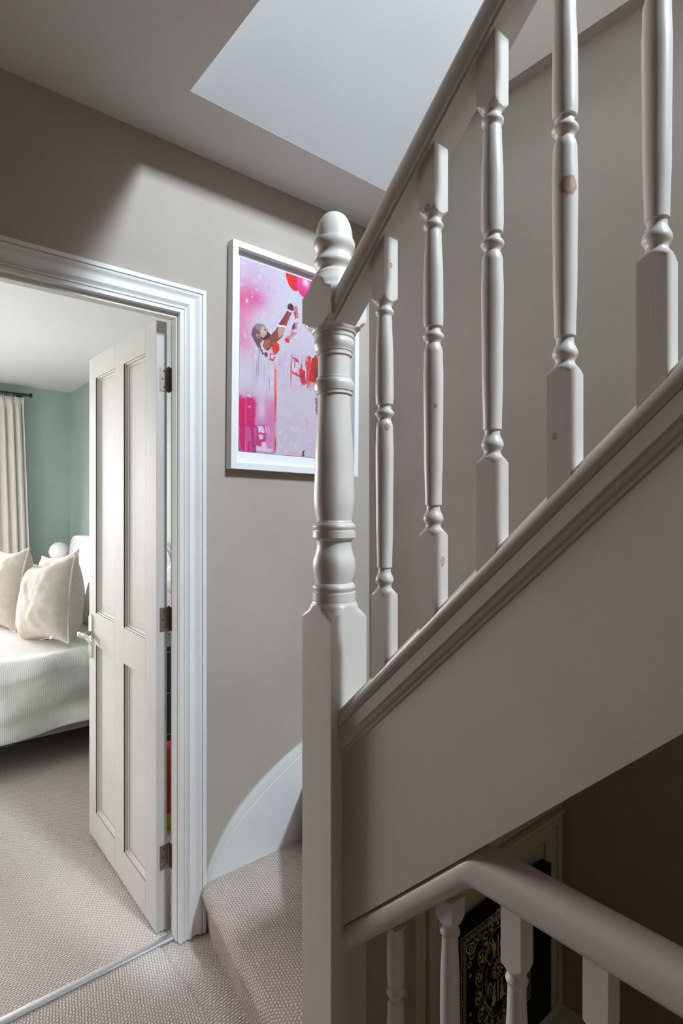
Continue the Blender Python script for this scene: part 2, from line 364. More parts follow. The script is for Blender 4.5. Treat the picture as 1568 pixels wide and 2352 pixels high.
# hinges
DL = (X1, Y0, ZF)
for zc in (.430, -.348, -1.117):
    h = empty('hinge', (0, 0, 0)); h.parent = door
    h.location = (0, 0, zc-ZF)
    obj('hinge_leaf', join(box(-.0235, .006, -.0022, .0005, -.0385, .0385)), 'hinge', h, smooth=0)
    obj('jamb_leaf', join(box(.0085, .0112, -.034, .006, -.0385, .0385)), 'hinge', h, smooth=0)
    kn = []
    for i in range(5):
        z0 = -.040+i*.0162; kn.append(tube([(.0062, .0005, z0), (.0062, .0005, z0+.0148)], .0046, 12))
    obj('knuckle', join(*kn), 'hinge', h)
    obj('hinge_pin', tube([(.0062, .0005, -.0415), (.0062, .0005, .0425)], .0036, 10), 'pin', h)
    sc = [tube([(x, -.0026, z), (x, -.0020, z)], .0030, 12) for x, z in ((-.0105, .026), (-.0155, 0), (-.0105, -.026))]
    obj('screws', join(*sc), 'hole', h)
# lever handle on a long backplate, close to the free edge
hd = empty('door_handle', (0, 0, 0)); hd.parent = door; hd.location = (X0-X1, 2.449-Y0, -.512-ZF)
pl = []
for x, s in ((0, 1.0), (-.006, 1.0), (-.0078, .93), (-.0082, .80)):
    ring = []
    for k in range(28):
        t = 2*PI*k/28; ring.append((x, .0195*math.cos(t)*s, (.0700 if math.sin(t) > 0 else -.0700)+.0195*math.sin(t)*s))
    pl.append(ring)
obj('backplate', sweep(pl), 'nickel', hd)
obj('spindle_collar', tube([(-.0065, 0, .012), (-.026, 0, .012), (-.043, -.001, .012)], [.0105, .0085, .0085], 16), 'shaded_nickel', hd)
lv = []
for k in range(15):
    t = k/14
    y = -.118*t+.010; x = -.047-.010*math.sin(PI*min(1, t*1.7))+.016*t*t; z = .012-.004*t+.010*math.sin(PI*t*.9)-.020*t**2
    wz = .0110-.001*t + .005*t*t; wx = .0062-.0022*t
    lv.append([(x+wx*math.cos(a), y, z+wz*math.sin(a)) for a in [2*PI*q/14 for q in range(14)]])
obj('lever', sweep(lv), 'nickel', hd)

# ------------------------------------------------------------------ winder stair with carpet, curved skirting
st = empty('staircase', (.70, .91, ZF)); tag(st, 'carpeted winder staircase turning up behind the newel post beneath a white string', 'stairs')
SO = (.70, .91, ZF)
def nose_x(y, base=.8366, y0=1.70): return base+.173*(y-y0)
def step(ztop, riser, xr_fn, depth_fn, y_a, y_b, zbot, name='carpeted_step'):
    prof = []
    R = .030
    prof.append((.012, zbot)); prof.append((.010, zbot+.03)); prof.append((.004, ztop-R*2.3)); prof.append((-.004, ztop-R*1.7))
    for k in range(9):
        t = k/8*PI*.5; prof.append((-.014+R*(1-math.cos(t)), ztop-R+R*math.sin(t)))
    nseg = 26; dep = 1.0
    secs = []; 
    for i in range(nseg+1):
        y = y_a+(y_b-y_a)*i/nseg; xb = xr_fn(y)
        wob = .0016*math.sin(y*31)+.001*math.sin(y*73)
        ring = [(xb+px+wob, y, pz) for px, pz in prof]
        for s in (.12, .3, .6, 1): ring.append((xb+.02+(depth_fn(y)-xb-.02)*s, y, ztop))
        secs.append(ring)
    return sweep(secs, closed=False, caps=False)
def arc_uv(c):
    return (c.y*1.0, (c.x-.173*c.y)+(c.z))
o = obj('carpeted_step', rel(step(-1.203, 0, nose_x, lambda y: 1.577, .90, 1.700, ZF-.01), SO), 'carpet_s', st, smooth=50, uv=arc_uv)
# next winders rise behind the newel post
obj('winder_step', rel(join(([(.76, .905, -1.203), (1.24, 1.70, -1.203), (1.577, 1.70, -1.203), (1.577, .905, -1.203), (.76, .905, -1.01), (1.24, 1.70, -1.01), (1.577, 1.70, -1.01), (1.577, .905, -1.01)],
    [(0, 1, 2, 3), (4, 7, 6, 5), (0, 4, 5, 1), (1, 5, 6, 2), (2, 6, 7, 3), (3, 7, 4, 0)])), SO), 'carpet_s', st, smooth=0, uv=lambda c: (c.x, c.y+c.z))
obj('winder_step', rel(([(.76, .905, -1.01), (1.577, 1.34, -1.01), (1.577, .905, -1.01), (.76, .905, -.82), (1.577, 1.34, -.82), (1.577, .905, -.82)],
    [(0, 1, 2), (3, 5, 4), (0, 3, 4, 1), (1, 4, 5, 2), (2, 5, 3, 0)]), SO), 'carpet_s', st, smooth=0, uv=lambda c: (c.x, c.y+c.z))
# straight flight above the string
for i in range(8):
    yn = .86-.2157*i; zt_ = -.50+.2*i
    obj('tread', rel(join(box(.735, XR, yn-.235, yn+.02, zt_-.035, zt_), box(.735, XR, yn-.012, yn, zt_-.17, zt_-.035)), SO), 'carpet_s', st, smooth=0, uv=lambda c: (c.x, c.y+c.z))
SL = .927
def zt_at(y): return -.367+SL*(.82-y)          # top of the string capping
# string (white side panel)
sy0, sy1 = .8195, -1.5
def shear_prof(prof, ya, yb, slope, zref_y=.82):
    return sweep([[(x, y, z+slope*(zref_y-y)) for x, z in prof] for y in (ya, yb)])
obj('string_panel', rel(shear_prof([(.691, -.7876), (.691, -.44), (.700, -.40), (.730, -.40), (.730, -.7876)], sy0, sy1, SL), SO), 'string', st, smooth=20)
CAP = [(.6905, -.4620), (.6890, -.4600), (.6888, -.4510), (.6852, -.4470), (.6840, -.4380), (.6822, -.4365), (.6815, -.4110), (.6835, -.4085), (.6810, -.4055), (.6785, -.4000), (.6776, -.3930), (.6785, -.3860), (.6815, -.3795), (.6870, -.3735), (.6940, -.3690),
       (.7020, -.3670), (.7120, -.3670), (.7220, -.3690), (.7300, -.3730), (.7350, -.3790), (.7370, -.3900), (.7350, -.4100), (.7310, -.4200), (.7310, -.4620)]
obj('string_capping', rel(shear_prof(CAP, sy0, sy1, SL), SO), 'rakew', st, smooth=32)
obj('soffit', rel(shear_prof([(.731, -.785), (.731, -.770), (1.576, -.770), (1.576, -.785)], .866, sy1, SL), SO), 'string', st, smooth=0)
# curved skirting on the door wall
top = [(.838, -1.215), (.8467, -1.165), (.8653, -1.1328), (.9001, -1.0788), (.9456, -1.0255), (1.0044, -.9759), (1.0657, -.9349), (1.1389, -.8949), (1.2256, -.8571), (1.35, -.81), (1.577, -.74)]
bev = [(.845, -1.215), (.8606, -1.1749), (.8889, -1.132), (.9291, -1.0823), (.9789, -1.0342), (1.048, -.987), (1.1203, -.9438), (1.17, -.917), (1.2256, -.8907), (1.35, -.843), (1.577, -.773)]
def resample(p, n=40):
    p = np.array(p); d = np.r_[0, np.cumsum(np.hypot(*np.diff(p, axis=0).T))]; t = np.linspace(0, d[-1], n)
    q = np.c_[np.interp(t, d, p[:, 0]), np.interp(t, d, p[:, 1])]
    for _ in range(3): q[1:-1] = (q[:-2]+q[1:-1]*2+q[2:])/4
    return q
T_, B_ = resample(top), resample(bev)
secs = [[(T_[i][0], YW+.001, T_[i][1]), (T_[i][0], YW-.009, T_[i][1]), (T_[i][0]*.8+B_[i][0]*.2, YW-.0125, T_[i][1]*.8+B_[i][1]*.2), (B_[i][0], YW-.0165, B_[i][1])] for i in range(40)]
obj('skirting_bevel', rel(sweep(secs, closed=False, caps=False), SO), 'bevelw', st, smooth=40)
secs = [[(B_[i][0], YW-.0165, B_[i][1]), (B_[i][0], YW-.0180, B_[i][1]-.003), (max(B_[i][0], .845), YW-.018, -1.25)] for i in range(40)]
obj('skirting_board', rel(sweep(secs, closed=False, caps=False), SO), 'dado', st, smooth=20)
# ------------------------------------------------------------------ banister
NX, NY, NH = .708, .865, .0452
bn = empty('stair_banister', (NX, NY, ZF)); tag(bn, 'white turned-spindle banister rising from the ball-topped newel post up to the right', 'banister')
BO = (NX, NY, ZF)
NP = [(ZF, .09, 'l'), (-.209, .0645, 's'), (-.186, .0475, 's'), (-.1745, .0430, 'l'), (-.1740, .0415, 'l'), (-.1730, .0425, 'l'), (-.1575, .0425, 'l'), (-.1570, .0390, 'l'), (-.1555, .0390, 'o'), (-.1475, .0425, 'i'), (-.1400, .0375, 'l'),
      (-.1385, .0360, 'o'), (-.103, .0424, 's'), (-.066, .0343, 'i'), (-.057, .0350, 'i'), (-.0515, .0415, 'l'), (-.0500, .0424, 'l'), (-.0375, .0424, 'l'), (-.0370, .0390, 'l'), (-.0355, .0390, 'o'), (-.0285, .0424, 'i'),
      (-.0200, .0350, 'l'), (-.0195, .0358, 'l'), (-.0165, .0345, 'o'), (.028, .0405, 's'), (.09, .0385, 's'), (.226, .0325, 'l'), (.2300, .0325, 'l'), (.2310, .0358, 'l'), (.2370, .0358, 'l'), (.2375, .0375, 'o'), (.2510, .0402, 'i'),
      (.2600, .0350, 'l'), (.2640, .0350, 'l'), (.2650, .0325, 's'), (.306, .0320, 'l'), (.3070, .0350, 'l'), (.3140, .0350, 'l'), (.3150, .0365, 'l'), (.3180, .0370, 'o'), (.3300, .0410, 'i'), (.3400, .0375, 'l'), (.3420, .0395, 'l'), (.3500, .0400, 'l'),
      (.3510, .0430, 'i'), (.3620, .0520, 's'), (.3760, .0645, 'l'), (.4200, .0645, 's'), (.4400, .0500, 'i'), (.4560, .0440, 's'), (.4600, .0420, 'l'), (.4615, .0405, 'i'), (.4740, .0325, 's'), (.4890, .0402, 's'),
      (.5060, .0338, 's'), (.5250, .0410, 'l'), (.5300, .0412, 'l'), (.5340, .0398, 'l'), (.5350, .0368, 'o')]
# shift the upper decorative part into place and add the ball
NP2 = smooth_prof(NP, 6)[:-1]
for k in range(15):
    t = k/14*PI/2; NP2.append((.5350+.0560*math.sin(t), max(.0004, .0368*math.cos(t)**.72)))
obj('newel_post', rel(turned(NP2, NH, NX, NY, 96), BO), 'stairw', bn, smooth=30)
# handrail (mopstick with square base)
HR = [(.6740, .3600), (.6740, .3660), (.6690, .3680), (.6665, .3760), (.6655, .3880), (.6665, .4000), (.6700, .4120), (.6770, .4210), (.6860, .4255), (.6965, .4270), (.7070, .4255), (.7160, .4210), (.7230, .4120), (.7265, .4000), (.7275, .3880), (.7265, .3760), (.7245, .3680), (.7245, .3600)]
obj('handrail', rel(shear_prof(HR, sy0, -1.4, .935), BO), 'rakew', bn, smooth=35)
BH = .0163
BP = [(-.90, .03, 'l'), (-.0400, .0235, 's'), (-.0217, .0118, 's'), (-.0112, .0160, 's'), (.0056, .0108, 'l'), (.0100, .0110, 'l'), (.0115, .0133, 's'), (.090, .0150, 's'), (.221, .0160, 'o'), (.255, .0150, 'i'), (.2700, .0110, 's'), (.2815, .0168, 's'), (.2910, .0115, 'l'), (.2960, .0118, 'l'),
      (.2970, .0150, 'o'), (.315, .0160, 's'), (.375, .0156, 's'), (.4460, .0132, 'l'), (.4500, .0125, 's'), (.4590, .0163, 's'), (.4680, .0125, 's'), (.4860, .0235, 'l'), (1.4, .03, 'l')]
BPs = smooth_prof(BP, 7)
def baluster(y, dz, parent, BO_, xc=.6965, zlo=None, zhi=None, mat='stairw', slope=0, prof=BPs, name='baluster'):
    """slope: rake of the cuts at both ends"""
    pr = [(z+dz, r) for z, r in prof]
    pr = [(zlo, .03)]+[(z, r) for z, r in pr if zlo < z < zhi]+[(zhi, .03)]
    v, f = turned(pr, BH, xc, y, 48)
    n = len(pr)
    v = [list(p) for p in v]
    for k in range(48):
        v[k][2] += slope*(y-v[k][1]); v[(n-1)*48+k][2] += slope*(y-v[(n-1)*48+k][1])
    return obj(name, rel((v, f), BO_), mat, parent, smooth=30)
for i in range(11):
    y = .711-.1118*i
    dz = .1083*(i-1)
    baluster(y, dz, bn, BO, zlo=zt_at(y)-.018, zhi=.3625+.935*(.82-y), slope=.93)
# ------------------------------------------------------------------ lower guard rail around the stairwell
lb = empty('landing_banister', (.72, .527, ZF)); tag(lb, 'lower white rounded guard rail that bends level beside the dark stairwell', 'banister')
LO = (.72, .527, ZF)
def rail_round(w_, h_, x, ztop):
    pts = []
    for k in range(28):
        t = 2*PI*k/28; c, s = math.cos(t), math.sin(t)
        e = .72
        pts.append((x+w_/2*math.copysign(abs(c)**e, c), ztop-h_/2+h_/2*math.copysign(abs(s)**e, s)))
    return pts
RP = rail_round(.064, .058, .7215, -.514)
mk = lambda y, dz: [(x, y, z+dz) for x, z in RP]
secs = [mk(.8195, -(.8195-.527)*.927)] + [mk(.545, -.018*.80)] + [mk(.535, -.0065), mk(.527, -.002), mk(.518, 0)] + [mk(-1.6, 0)]
obj('handrail', rel(sweep(secs), LO), 'rakew', lb, smooth=35)
for i in range(12):
    y = .707-.1225*i
    zr = -.572 if y < .53 else -.572-(y-.527)*.927
    baluster(y, -1.135, lb, LO, xc=.72, zlo=ZF+.028, zhi=zr+.006, slope=-.927*0 if y < .53 else -.927*0)
obj('base_rail', rel(join(box(.69, .752, -1.6, .8195, ZF-.02, ZF+.03)), LO), 'rakew', lb, bevel=.004)

# ------------------------------------------------------------------ generated print artwork (colours only)
def image_mat(name, arr, rough=.6):
    h, w_ = arr.shape[:2]
    im = bpy.data.images.new(name, w_, h); a = np.ones((h, w_, 4), np.float32); a[..., :3] = np.clip(arr[::-1], 0, 1)
    im.pixels.foreach_set(a.ravel()); im.pack()
    m_ = new_mat(name, (1, 1, 1, 1), rough, spec=.2); t = N(m_, 'ShaderNodeTexImage'); t.image = im
    L(m_, t.outputs[0], bsdf(m_).inputs['Base Color']); return m_
W_, H_ = 480, 670
yy, xx = np.mgrid[0:H_, 0:W_]; U = (xx+.5)/W_; V_ = (yy+.5)/H_; ASP = H_/W_
def vnoise(sx, sy, seed):
    r_ = np.random.default_rng(seed); g = r_.random((sy+2, sx+2)); fx = U*sx; fy = V_*sy
    ix = fx.astype(int); iy = fy.astype(int); tx = fx-ix; ty = fy-iy; tx = tx*tx*(3-2*tx); ty = ty*ty*(3-2*ty)
    return (g[iy, ix]*(1-tx)+g[iy, ix+1]*tx)*(1-ty)+(g[iy+1, ix]*(1-tx)+g[iy+1, ix+1]*tx)*ty
fb = lambda s, seed: (vnoise(s, int(s*1.4), seed)+.5*vnoise(s*2, int(s*2.8), seed+1)+.25*vnoise(s*4, int(s*5.6), seed+2))/1.75
wob1, wob2 = (fb(24, 11)-.5)*.018, (fb(24, 21)-.5)*.018
fine1, fine2 = (fb(60, 31)-.5)*.02, (fb(60, 41)-.5)*.02
streak = vnoise(150, 9, 51)*.6+vnoise(60, 5, 52)*.4
img = np.empty((H_, W_, 3)); img[:] = np.array([212, 203, 217])/255
def mixin(mask, col): 
    global img
    mask = np.clip(mask, 0, 1)[..., None]; img = img*(1-mask)+np.array(col)/255*mask
def ell(cx, cy, rx, ry, soft=.1, wb=0, rot=0):
    a = U-cx+wb*wob1; b_ = (V_-cy+wb*wob2)*ASP
    c, s_ = math.cos(rot), math.sin(rot); a, b_ = a*c+b_*s_, -a*s_+b_*c
    d = np.hypot(a/rx, b_/(ry*ASP)); return np.clip((1-d)/soft+.5, 0, 1)
def poly(pts, wb=1.0, soft=1.0):
    px_ = U+wb*(wob1*.6+fine1); py_ = V_+wb*(wob2*.6+fine2)*.7
    ins = np.zeros(U.shape, bool); n = len(pts)
    for i in range(n):
        x1, y1 = pts[i]; x2, y2 = pts[(i+1) % n]
        if y1 == y2: continue
        c = ((y1 > py_) != (y2 > py_)) & (px_ < (x2-x1)*(py_-y1)/(y2-y1)+x1); ins ^= c
    return ins.astype(float)
def gauss(cx, cy, rx, ry): return np.exp(-((U-cx)/rx)**2-((V_-cy)/ry)**2)
mixin((fb(5, 1)-.35)*1.2, (206, 190, 208)); mixin(V_*.55*(fb(4, 5)), (208, 184, 196)); mixin((U > .3)*(V_ > .55)*.6*fb(6, 7), (206, 182, 194))
mixin(gauss(.12, .14, .15, .12)*.55, (216, 150, 195)); mixin(gauss(.115, .19, .085, .045)*.95, (222, 96, 160)); mixin(gauss(.0, .225, .10, .07)*.95, (232, 84, 132))
mixin(gauss(.0, .33, .10, .16)*.75, (228, 120, 160)); mixin(gauss(.02, .43, .08, .05)*.5, (225, 120, 165)); mixin(ell(.055, .217, .008, .011, .5)*.9, (235, 225, 240)); mixin(ell(.10, .187, .006, .005, .6)*.9, (240, 230, 240))
mixin((fb(38, 61) > .76)*.3*(U > .18), (170, 150, 175)); mixin((fb(30, 66) > .72)*.4, (225, 220, 235))
mixin(ell(.475, -.02, .085, .105, .03), (222, 52, 50)); mixin(ell(.572, .00, .088, .105, .03), (216, 48, 110)); mixin(ell(.565, .005, .075, .09, .5)*.7, (228, 70, 140)); mixin(gauss(.582, .018, .035, .026)*.95, (250, 225, 240))
mixin(ell(.515, .0, .012, .07, .3)*.5, (240, 120, 150))
# falling drips of the body
for (a, b_, c, d_, col, k) in ((.25, .295, .47, .66, (176, 70, 90), .9), (.10, .24, .44, .72, (205, 160, 190), .6), (.33, .60, .42, .56, (190, 160, 200), .9), (.43, .62, .47, .62, (205, 70, 80), .85), (.58, .70, .44, .60, (200, 60, 70), .8), (.13, .18, .42, .62, (170, 130, 170), .5), (.29, .33, .45, .60, (226, 120, 120), .7)):
    e = (1/(1+np.exp(-(U-a+wob1)*160)))*(1/(1+np.exp((U-b_+wob1)*160)))*np.clip((V_-c)/.03, 0, 1)*np.clip((d_-V_+.12*(streak-.5))/.08, 0, 1)
    mixin(e*(streak > .56)*k, col)
mixin(poly([(.297, .50), (.318, .50), (.318, .99), (.300, .99)], .25)*(.35+.65*(vnoise(6, 14, 77) > .35)), (238, 120, 100)); mixin(gauss(.308, .73, .007, .05)*1.3, (232, 70, 50)); mixin(gauss(.312, .94, .006, .03)*1.3, (225, 50, 50))
# figure
SK = (142, 78, 66)
mixin(poly([(.476, .258), (.504, .257), (.501, .319), (.465, .344), (.405, .378), (.4, .353), (.443, .334), (.454, .294)], 1.2)*(fb(40, 81) > .42), (196, 140, 140)); mixin(poly([(.462, .27), (.482, .262), (.478, .30), (.452, .30)], 1), (120, 50, 70)); mixin(ell(.408, .37, .022, .014, .3, 1.5), (222, 50, 60))
mixin(poly([(.465, .179), (.49, .162), (.506, .172), (.515, .23), (.481, .245), (.476, .207)], .8), (204, 128, 118)); mixin(poly([(.478, .205), (.505, .20), (.505, .24), (.485, .243)], 1.2)*(fb(50, 83) > .5), (120, 60, 70))
mixin(poly([(.411, .205), (.454, .207), (.397, .299), (.326, .301)], .3), (138, 64, 66)); mixin(poly([(.43, .206), (.454, .207), (.397, .299), (.37, .30)], .5), (160, 74, 68))
mixin(poly([(.413, .172), (.443, .161), (.468, .166), (.473, .194), (.443, .206), (.411, .198)], .7), (84, 54, 70)); mixin(poly([(.405, .196), (.45, .203), (.448, .212), (.403, .206)], .5), (222, 214, 232))
mixin(poly([(.331, .302), (.397, .298), (.373, .351), (.284, .42), (.232, .455), (.192, .433), (.212, .393), (.284, .348), (.315, .321)], .3), SK); mixin(poly([(.331, .302), (.397, .298), (.38, .34), (.33, .37), (.325, .33)], .5), (202, 150, 138)); mixin(poly([(.20, .40), (.26, .39), (.25, .43), (.21, .45)], .6), (172, 96, 74))
mixin(poly([(.322, .296), (.40, .292), (.398, .303), (.32, .308)], .3), (232, 222, 232))
mixin(poly([(.157, .319), (.192, .317), (.212, .328), (.232, .34), (.243, .354), (.258, .361), (.232, .387), (.192, .402), (.172, .423), (.182, .447), (.152, .445), (.117, .412), (.095, .385), (.107, .35), (.132, .327)], .35), (112, 84, 98))
mixin(ell(.165, .335, .045, .022, .8)*.6, (185, 160, 170))
mixin(poly([(.182, .323), (.212, .331), (.232, .343), (.227, .366), (.202, .385), (.172, .386), (.167, .356)], .25), (196, 158, 142)); mixin(ell(.2, .35, .022, .016, .9)*.5, (225, 195, 170)); mixin(ell(.214, .343, .008, .004, .5), (90, 56, 50)); mixin(ell(.153, .385, .02, .011, .3), (206, 138, 112)); mixin(ell(.155, .386, .009, .005, .3), (130, 70, 60))
mixin(poly([(.232, .346), (.261, .361), (.232, .39), (.192, .402), (.212, .377), (.232, .365)], .4), (78, 44, 58))
mixin(poly([(.14, .43), (.20, .43), (.25, .47), (.28, .52), (.25, .51), (.18, .465)], 1.4)*(fb(44, 91) > .45), (96, 66, 84))
mixin(poly([(.279, .409), (.305, .399), (.336, .407), (.331, .439), (.305, .459), (.279, .452)], 1.8), (224, 58, 48)); mixin(poly([(.25, .46), (.31, .46), (.29, .51), (.26, .51)], 2)*(fb(44, 93) > .45), (205, 50, 55))
mixin(poly([(.449, .455), (.52, .467), (.52, .477), (.487, .478)], 1), (220, 62, 66)); mixin(poly([(.454, .529), (.531, .547), (.526, .512), (.582, .515), (.596, .586), (.565, .596), (.54, .56), (.46, .545)], 1.6), (216, 56, 58)); mixin(gauss(.56, .55, .02, .012)*.7, (110, 60, 120))
mixin(poly([(.605, .429), (.645, .428), (.633, .536), (.599, .516)], 1.6), (226, 70, 70)); mixin(poly([(.651, .437), (.691, .412), (.72, .42), (.75, .50), (.72, .58), (.616, .571), (.633, .526)], .8), (172, 62, 50)); mixin(gauss(.70, .53, .025, .05)*.8, (110, 46, 66)); mixin(poly([(.62, .53), (.66, .52), (.67, .56), (.63, .57)], 1.4), (225, 45, 42))
mixin(poly([(.677, .661), (.72, .64), (.73, .755), (.70, .77), (.685, .697)], 1.4)*.8, (150, 84, 104))
mixin(poly([(.72, .50), (.80, .47), (.86, .60), (.82, .74), (.76, .66)], 1.2)*.9, (190, 80, 80))
# magenta block low left
pk = np.clip((.312-U)/.01, 0, 1)*np.clip((V_-.66+.1*(streak-.5))/.10, 0, 1)
mixin(pk*.85*(.55+.6*fb(9, 101)), (214, 112, 170))
mg = np.clip((.145-U+wob1*2)/.02, 0, 1)*np.clip((V_-.705+wob2*2)/.02, 0, 1); mixin(mg*.95, (206, 46, 108)); mixin(mg*gauss(.03, .80, .05, .09)*.8, (214, 32, 84))
lo = np.clip((.24-U+wob1)/.03, 0, 1)*np.clip((V_-.845+wob2*2)/.015, 0, 1)*np.clip((.975-V_)/.02, 0, 1); mixin(lo*.8, (204, 44, 104)); mixin((U < .15)*(V_ > .87)*(streak > .5)*.7, (206, 100, 170)); mixin((abs(U-.045) < .014)*(V_ > .86)*.8, (208, 40, 96))
mixin((abs(U-.057) < .0022)*(V_ > .705)*.6, (235, 190, 215)); mixin(gauss(.19, .77, .035, .05)*.85, (226, 205, 224)); mixin(poly([(.157, .86), (.207, .854), (.212, .894), (.162, .894)], .8), (222, 205, 226)); mixin(ell(.228, .872, .007, .02, .3, 1), (228, 190, 215)); mixin(ell(.252, .872, .007, .02, .3, 1)*.7, (228, 190, 215))
mixin(poly([(.164, .905), (.207, .902), (.205, .93), (.172, .93)], 1), (226, 190, 215)); mixin(poly([(.197, .941), (.232, .943), (.237, .973), (.29, .978), (.29, .99), (.152, .99), (.152, .969), (.192, .967)], 1), (226, 200, 214))
mixin(poly([(.117, .965), (.142, .955), (.145, 1.0), (.122, 1.0)], 1.6)*.8, (96, 60, 120)); mixin(poly([(.562, .965), (.59, .97), (.585, 1.0), (.562, 1.0)], 1.6)*(streak > .45), (66, 72, 120)); mixin(gauss(.5, .985, .05, .012)*.6, (232, 170, 160)); mixin(poly([(.06, .704), (.08, .702), (.11, .712), (.07, .716)], 1)*.8, (240, 215, 230)); mixin(gauss(.085, .765, .012, .004)*.9, (240, 200, 225))
img = np.clip(img*.93*(.985+.03*rng.random(img.shape[:2]))[..., None], 0, 1)
art = image_mat('balloon_painting_print', img)

PXL, PXR, PZB, PZT = .921, 1.484, .145, .909
pic = empty('framed_picture', (PXL, YW-.001, PZB))
tag(pic, 'white box-framed print of a reclining figure reaching to red balloons, hung on the taupe wall', 'picture')
pic.rotation_euler = (0, math.radians(-.6)*-1, 0)
PO = (PXL, YW-.001, PZB)
yb, yf, wd_ = YW-.001, YW-.036, .021
def quad_uv(c, x0, x1, z0, z1): return ((c.x-x0)/(x1-x0), (c.z-z0)/(z1-z0))
obj('frame', rel(join(box(PXL, PXL+wd_, yf, yb, PZB, PZT), box(PXR-wd_, PXR, yf, yb, PZB, PZT), box(PXL+wd_, PXR-wd_, yf, yb, PZT-wd_, PZT), box(PXL+wd_, PXR-wd_, yf, yb, PZB, PZB+wd_)), PO), 'frame', pic, smooth=0)
obj('mount', rel(box(PXL+wd_, PXR-wd_, yb-.008, yb-.002, PZB+wd_, PZT-wd_), PO), 'mount', pic, smooth=0)
ax0, ax1, az0, az1 = .963-PXL, 1.437-PXL, .208-PZB, .868-PZB
obj('print', box(ax0, ax1, -.0100, -.0085, az0, az1), art, pic, smooth=0, uv=lambda c: quad_uv(c, ax0, ax1, az0, az1))

# ------------------------------------------------------------------ cupboard in the stairwell with the black and gold picture
CY = .861
cb = empty('cupboard', (.97, .867, -1.455)); CO = (.97, .867, -1.455)
tag(cb, 'dark cream panelled cupboard low in the stairwell behind the guard rail', 'cupboard')
cx0, cx1, cz0, cz1 = .975, 1.560, -1.456, -.889
obj('body', rel(join(box(.93, 1.576, .8615, .8675, cz0, -.78)), CO), 'cream', cb, smooth=0)
obj('door', rel(join(box(cx0, cx0+.028, CY-.012, CY, cz0, cz1), box(cx1-.022, cx1, CY-.012, CY, cz0, cz1), box(cx0+.028, cx1-.022, CY-.012, CY, cz0, cz0+.03), box(cx0+.028, cx1-.022, CY-.012, CY, cz1-.022, cz1),
    box(cx0+.032, cx0+.085, CY-.009, CY, cz0+.034, cz1-.026), box(cx1-.085, cx1-.026, CY-.009, CY, cz0+.034, cz1-.026), box(cx0+.085, cx1-.085, CY-.009, CY, cz0+.034, cz0+.08), box(cx0+.085, cx1-.085, CY-.009, CY, cz1-.046, cz1-.026),
    box(cx0+.09, cx1-.09, CY-.004, CY, cz0+.085, cz1-.051)), CO), 'cream', cb, smooth=0, bevel=.0012)
obj('cornice', rel(join(box(.93, 1.545, .834, .8615, -.872, -.862), box(.93, 1.576, .850, .8615, -.858, -.80)), CO), 'cream', cb, smooth=0)
obj('side_moulding', rel(join(box(.93, .945, .850, .8615, cz0, -.80), box(.950, .966, .854, .8615, cz0, -.80)), CO), 'cream', cb, smooth=0)
struct('trim_2', box(.93, XR, .55, .868, -1.62, -1.458), 'cream', 'pale ledge along the foot of the stairwell cupboard', 'ledge', smooth=0)
struct('trim_3', box(1.34, XR, -2.2, .549, -1.62, -1.458), 'cream', 'pale ledge along the dark stairwell wall', 'ledge', smooth=0)

n_ = 600; yy, xx = np.mgrid[0:n_, 0:n_]; X_ = (xx+.5)/n_*2-1; Y_ = (yy+.5)/n_*2-1
g = np.zeros((n_, n_)); R_ = np.maximum(abs(X_), abs(Y_)); AX, AY = abs(X_), abs(Y_)
def band(d, c, w2): return (abs(d-c) < w2)
g += band(R_, .975, .010)
tick = ((X_*57).astype(int) % 2 == 0)*(AY > AX) + ((Y_*57).astype(int) % 2 == 0)*(AX >= AY)
g += band(R_, .925, .022)*(tick > 0)*(np.sin(X_*113+Y_*71) > -.6)
g += band(R_, .885, .007) + band(R_, .855, .005)
rx, ry = .44, .72
ph = np.arctan2(Y_/ry, X_/rx); er = np.hypot(X_/rx, Y_/ry)
# ring of arches with a leafy sprig in each
na = 18; pa = (ph*na/(2*PI)) % 1-.5
arch = 1.0+.40*np.sqrt(np.clip(1-(pa/.5)**2, 0, 1))
g += (abs(er-arch) < .022)+(abs(er-arch+.055) < .008)
lx, ly = pa*.8, (er-1.17)
leaf = (np.hypot(lx/.09, (ly+.08)/.05) < 1) | (np.hypot((abs(lx)-.14)/.07, (ly-.0)/.05) < 1) | (np.hypot(lx/.06, (ly-.09)/.06) < 1) | (np.hypot((abs(lx)-.11)/.05, (ly+.10)/.035) < 1)
g += leaf*(er > 1.02)*(er < arch-.07)
g += (abs(er-.985) < .012)
# inner field: fan lines, rosette, stems and a lozenge pair
inner = er < .96
ang = np.arctan2(Y_+.05, X_)
rr_ = np.hypot(X_, Y_+.05)
g += inner*(rr_ > .30)*(np.sin((X_*.8+Y_*.25)*150) > .55)*(np.sin(rr_*26+ang*2) > .0)*(AX > .12)
g += (rr_ < .17)*(rr_ > .10)*(np.cos(ang*14) > -.2)+(abs(rr_-.085) < .012)+(rr_ < .035)
for k in (-1, 1):
    for s_ in (-.09, 0, .09):
        g += (abs(X_-s_*(.5+abs(Y_+.05)*2.2)) < .016)*((Y_+.05)*k > .19)*((Y_+.05)*k < .55)
    g += (abs(abs(X_-.22*k)+abs(Y_-.30)*.7-.15) < .014)+(abs(abs(X_+.22*k)+abs(Y_+.38)*.7-.13) < .012)
    g += (np.hypot((AX-.10)/.045, (Y_-.42*k)/.10) < 1)
